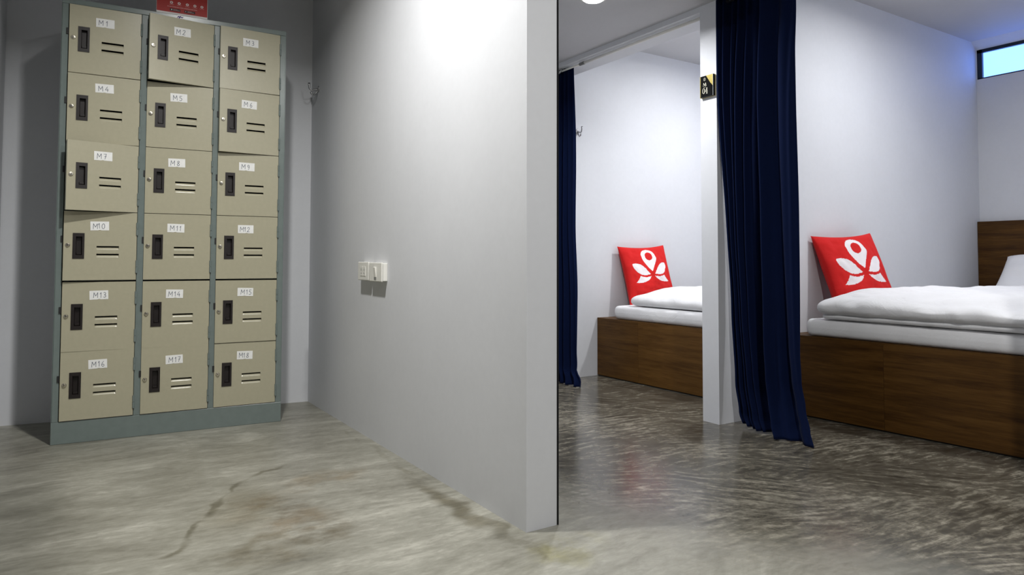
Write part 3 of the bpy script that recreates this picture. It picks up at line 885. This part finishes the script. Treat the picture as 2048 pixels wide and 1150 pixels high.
def soft_slab(mb, corners, z0, t, seed, amp=0.006, nu=90, nv=70, r=0.04, k=2.2, rc=0.05, front_sag=0.0, rise=None, wr=1.0, wrinkle=None):
    """closed cloth slab over a quad (front-left, front-right, back-right, back-left) with rounded rims and corners"""
    A, B, C, D = [Vector((p[0], p[1])) for p in corners]
    Lu, Lv = ((B-A).length+(C-D).length)/2, ((D-A).length+(C-B).length)/2
    def P(u, v):
        return (A*(1-u)+B*u)*(1-v)+(D*(1-u)+C*u)*v
    def prof(q):                # denser towards the rim
        return 0.5-0.5*math.cos(math.pi*q)
    for side in (1, -1):
        rows = []
        for i in range(nv+1):
            row = []
            for j in range(nu+1):
                u, v = prof(j/nu), prof(i/nv)
                du, dv = min(u, 1-u)*Lu, min(v, 1-v)*Lv
                if du < rc and dv < rc:         # square corner to round corner
                    a_, b_ = rc-du, rc-dv
                    L = math.hypot(a_, b_)
                    f = max(a_, b_)/L if L > 1e-9 else 0
                    a_, b_ = a_*f, b_*f
                    u = (rc-a_)/Lu if u < 0.5 else 1-(rc-a_)/Lu
                    v = (rc-b_)/Lv if v < 0.5 else 1-(rc-b_)/Lv
                    d = rc-math.hypot(a_, b_)
                else:
                    d = min(du, dv)
                q = max(0.0, 1-d/r)
                E = max(0.0, 1-q**k)**(1/k)
                p = P(u, v)
                n1 = noise.noise(Vector((p.x*5, p.y*5, seed)))
                n2 = noise.noise(Vector((p.x*13+n1*2, p.y*11, seed+5)))
                rim = max(0.0, 1-d/0.08)
                off = rim*0.008*noise.noise(Vector((p.x*9, p.y*9, seed+9)))
                h = rise(u, v) if rise else 0.0
                z = z0 + t/2 + side*t/2*E
                if side > 0:
                    z += off*wr*E + h*E + (n1*amp+n2*amp*0.5)*E
                    if wrinkle:
                        z += wrinkle(u, v)*E
                    z -= front_sag*E*max(0, 1-v/0.12)**2
                row.append((p.x+rim*0.008*n2*wr, p.y+rim*0.008*n1*wr, z))
            rows.append(row)
        if side < 0:
            rows = [list(reversed(r_)) for r_ in rows]
        mb.grid(rows)
    return mb

# near bed
mb = soft_slab(MB(), [(3.008, 2.074), (3.072, 1.0), (4.96, 1.0), (4.96, 2.074)], 0.3885, 0.082, 2.0, 0.002, r=0.032, k=2.6, rc=0.04, wr=0.4)
tag(obj('mattress', mb.mesh('mattress', M['sheet'], True)), 'thin white sheeted mattress on the near bay bed under the thick duvet', 'mattress')
def rise2(u, v):
    return 0.050*min(1, v/0.16) - 0.012*max(0, (u-0.55))*2*min(1, v/0.3) + 0.016*math.exp(-((u-0.20)/0.14)**2)
def wr2(u, v):
    q = 0
    if u > 0.45:
        k = min(1, (u-0.45)/0.25)
        q += 0.010*k*math.sin((v*20 + (1-u)*14) + 3*noise.noise(Vector((u*4, v*4, 1.7))))*math.exp(-v*4)
    q += 0.004*math.sin(u*22+3*noise.noise(Vector((u*5, v*6, 4.2))))*math.exp(-((v-0.05)/0.06)**2)
    return q
mb = MB()
soft_slab(mb, [(3.010, 1.992), (3.056, 1.0), (4.40, 1.0), (4.40, 1.62)], 0.4745, 0.026, 7.0, 0.004, r=0.016, k=2, rc=0.03, wr=0.6)
soft_slab(mb, [(2.985, 2.022), (3.030, 1.0), (4.52, 1.0), (4.50, 1.62)], 0.496, 0.062, 11.0, 0.010, r=0.05, rc=0.06, front_sag=0.006, rise=rise2, wrinkle=wr2, nu=130, nv=130, wr=1.4)
tag(obj('duvet', mb.mesh('duvet', M['duvet'], True)), 'thick rumpled white duvet folded on the near bay bed', 'duvet')
# far bed
mb = soft_slab(MB(), [(2.925, 3.385), (2.938, 2.48), (4.96, 2.48), (4.96, 3.385)], 0.3765, 0.084, 3.0, 0.002, r=0.032, k=2.6, rc=0.04, wr=0.4)
tag(obj('mattress', mb.mesh('mattress', M['sheet'], True)), 'thin white sheeted mattress on the far bay bed', 'mattress')
def rise1(u, v):
    return 0.048*min(1, v/0.2)+0.035*min(1, u/0.7)*min(1, v/0.2)
mb = MB()
soft_slab(mb, [(2.955, 3.275), (2.962, 2.50), (4.3, 2.50), (4.3, 3.18)], 0.4645, 0.058, 21.0, 0.008, r=0.045, rc=0.05, front_sag=0.004, rise=rise1, nu=90, nv=90)
tag(obj('duvet', mb.mesh('duvet', M['duvet'], True)), 'white duvet on the far bay bed', 'duvet')

# ------------------------------------------------------------------ cushions with the lotus print
def inpoly(pt, poly):
    x, y = pt
    c = False
    j = len(poly)-1
    for i in range(len(poly)):
        xi, yi = poly[i]
        xj, yj = poly[j]
        if (yi > y) != (yj > y) and x < (xj-xi)*(y-yi)/(yj-yi)+xi:
            c = not c
        j = i
    return c
def bez(p0, p1, p2, p3, n=14):
    return [((1-t)**3*p0[0]+3*(1-t)**2*t*p1[0]+3*(1-t)*t*t*p2[0]+t**3*p3[0], (1-t)**3*p0[1]+3*(1-t)**2*t*p1[1]+3*(1-t)*t*t*p2[1]+t**3*p3[1]) for t in [i/n for i in range(n)]]
PIN = bez((0, 0.02), (-0.10, 0.20), (-0.30, 0.34), (-0.30, 0.56)) + bez((-0.30, 0.56), (-0.30, 0.92), (0.30, 0.92), (0.30, 0.56)) + bez((0.30, 0.56), (0.30, 0.34), (0.10, 0.20), (0, 0.02))
PET = bez((-0.08, -0.06), (-0.22, 0.12), (-0.40, 0.34), (-0.68, 0.33)) + bez((-0.68, 0.33), (-0.80, 0.32), (-0.72, 0.12), (-0.58, 0.00)) + bez((-0.58, 0.00), (-0.44, -0.10), (-0.26, -0.10), (-0.08, -0.06))
LEAF = bez((-0.07, -0.13), (-0.24, -0.16), (-0.36, -0.16), (-0.52, -0.10)) + bez((-0.52, -0.10), (-0.58, -0.20), (-0.64, -0.25), (-0.72, -0.31)) + bez((-0.72, -0.31), (-0.46, -0.36), (-0.16, -0.30), (-0.07, -0.13))
def lotus(x, y):
    ax = -abs(x)
    if (x/0.15)**2+((y-0.56)/0.15)**2 < 1:
        return False
    return inpoly((x, y), PIN) or inpoly((ax, y), PET) or inpoly((ax, y), LEAF)
def cushion_mesh():
    N, A, T = 150, 0.220, 0.064
    mb = MB()
    for side in (-1, 1):
        n = N if side < 0 else 50
        vs = []
        for i in range(n+1):
            for j in range(n+1):
                u, v = 2*j/n-1, 2*i/n-1
                x = A*u*(1-0.085*(1-v*v)*u*u)
                z = A*v*(1-0.085*(1-u*u)*v*v)
                t = T*max(0.0, (1-u*u)*(1-v*v))**0.42
                w = noise.noise(Vector((u*2.2, v*2.2, 1+side)))*0.010 + noise.noise(Vector((u*6, v*6, 4+side)))*0.004
                k = min(1, 4*min(1-abs(u), 1-abs(v)))
                vs.append((x, side*(t+w*k), z))
        fs, ms = [], []
        for i in range(n):
            for j in range(n):
                q = (i*(n+1)+j, i*(n+1)+j+1, (i+1)*(n+1)+j+1, (i+1)*(n+1)+j)
                fs.append(q if side < 0 else tuple(reversed(q)))
                ms.append(1 if side < 0 and lotus((2*(j+0.5)/n-1), (2*(i+0.5)/n-1)-0.02) else 0)
        k0 = len(mb.m)
        mb.add(vs, fs, 0)
        mb.m[k0:] = ms
    # corner ears and piped seam
    me = mb.mesh('cushion', [M['red'], M['print']], True, fix=False)
    return me
ME_CUSH = cushion_mesh()
def cushion(label, loc, rx, ry, rz, sc):
    c = obj('cushion', ME_CUSH)
    c.rotation_mode = 'XYZ'
    c.rotation_euler = (rx, ry, rz)
    c.location = loc
    c.scale = (sc, sc, sc)
    return tag(c, label, 'cushion', 'red lotus cushions on the beds')
cushion('red cushion with white lotus print leaning on the partition in the near bay', (3.415, 2.050, 0.682), R(-20), R(-3), R(-8), 1.00)
cushion('red cushion with white lotus print leaning on the wall of the far bay', (3.272, 3.428, 0.652), R(-16), R(-2), R(-2), 0.93)

# white pillow against the headboard
def pillow_mesh():
    n = 50
    A, B, T = 0.30, 0.20, 0.075
    mb = MB()
    for side in (-1, 1):
        rows = []
        for i in range(n+1):
            row = []
            for j in range(n+1):
                u, v = 2*j/n-1, 2*i/n-1
                x = A*u*(1-0.05*(1-v*v)*u*u)
                z = B*v*(1-0.06*(1-u*u)*v*v)
                t = T*max(0.0, (1-u**4)*(1-v**4))**0.5
                w = noise.noise(Vector((u*3, v*3, 7+side)))*0.010
                row.append((x, side*(t+w*min(1, 4*min(1-abs(u), 1-abs(v)))), z))
            rows.append(row if side < 0 else list(reversed(row)))
        mb.grid(rows)
    return mb.mesh('pillow', M['sheet'], True, fix=False)
pl = obj('pillow', pillow_mesh())
pl.rotation_euler = (R(-46), 0, R(-90))
pl.location = (4.815, 1.675, 0.640)
tag(pl, 'white pillow propped on the brown headboard in the near bay', 'pillow')

# ------------------------------------------------------------------ downlight fittings
DL = ['recessed ceiling downlight in front of the lockers', 'unseen recessed fill downlight in the lobby', 'recessed round downlight glowing in the corridor ceiling',
      'recessed ceiling downlight above the far bay bed', 'recessed ceiling downlight above the near bay bed']
for (p, pw, sz, c, sp), lb in zip(LAMPS, DL):
    d = thing('downlight', lb, 'downlight', p, 0, 'recessed ceiling downlights')
    obj('trim_ring', MB().lathe([(sz*0.52, 0.0), (sz*0.72, 0.0), (sz*0.72, -0.004), (sz*0.56, -0.007), (sz*0.52, -0.004)], 28).mesh('trim_ring', M['white_plastic'], True), d)
    obj('diffuser', MB().lathe([(0.0, -0.001), (sz*0.51, -0.001), (sz*0.54, -0.009), (sz*0.46, -0.014), (sz*0.3, -0.017), (0.0, -0.018)], 28).mesh('diffuser', M['lens']), d)
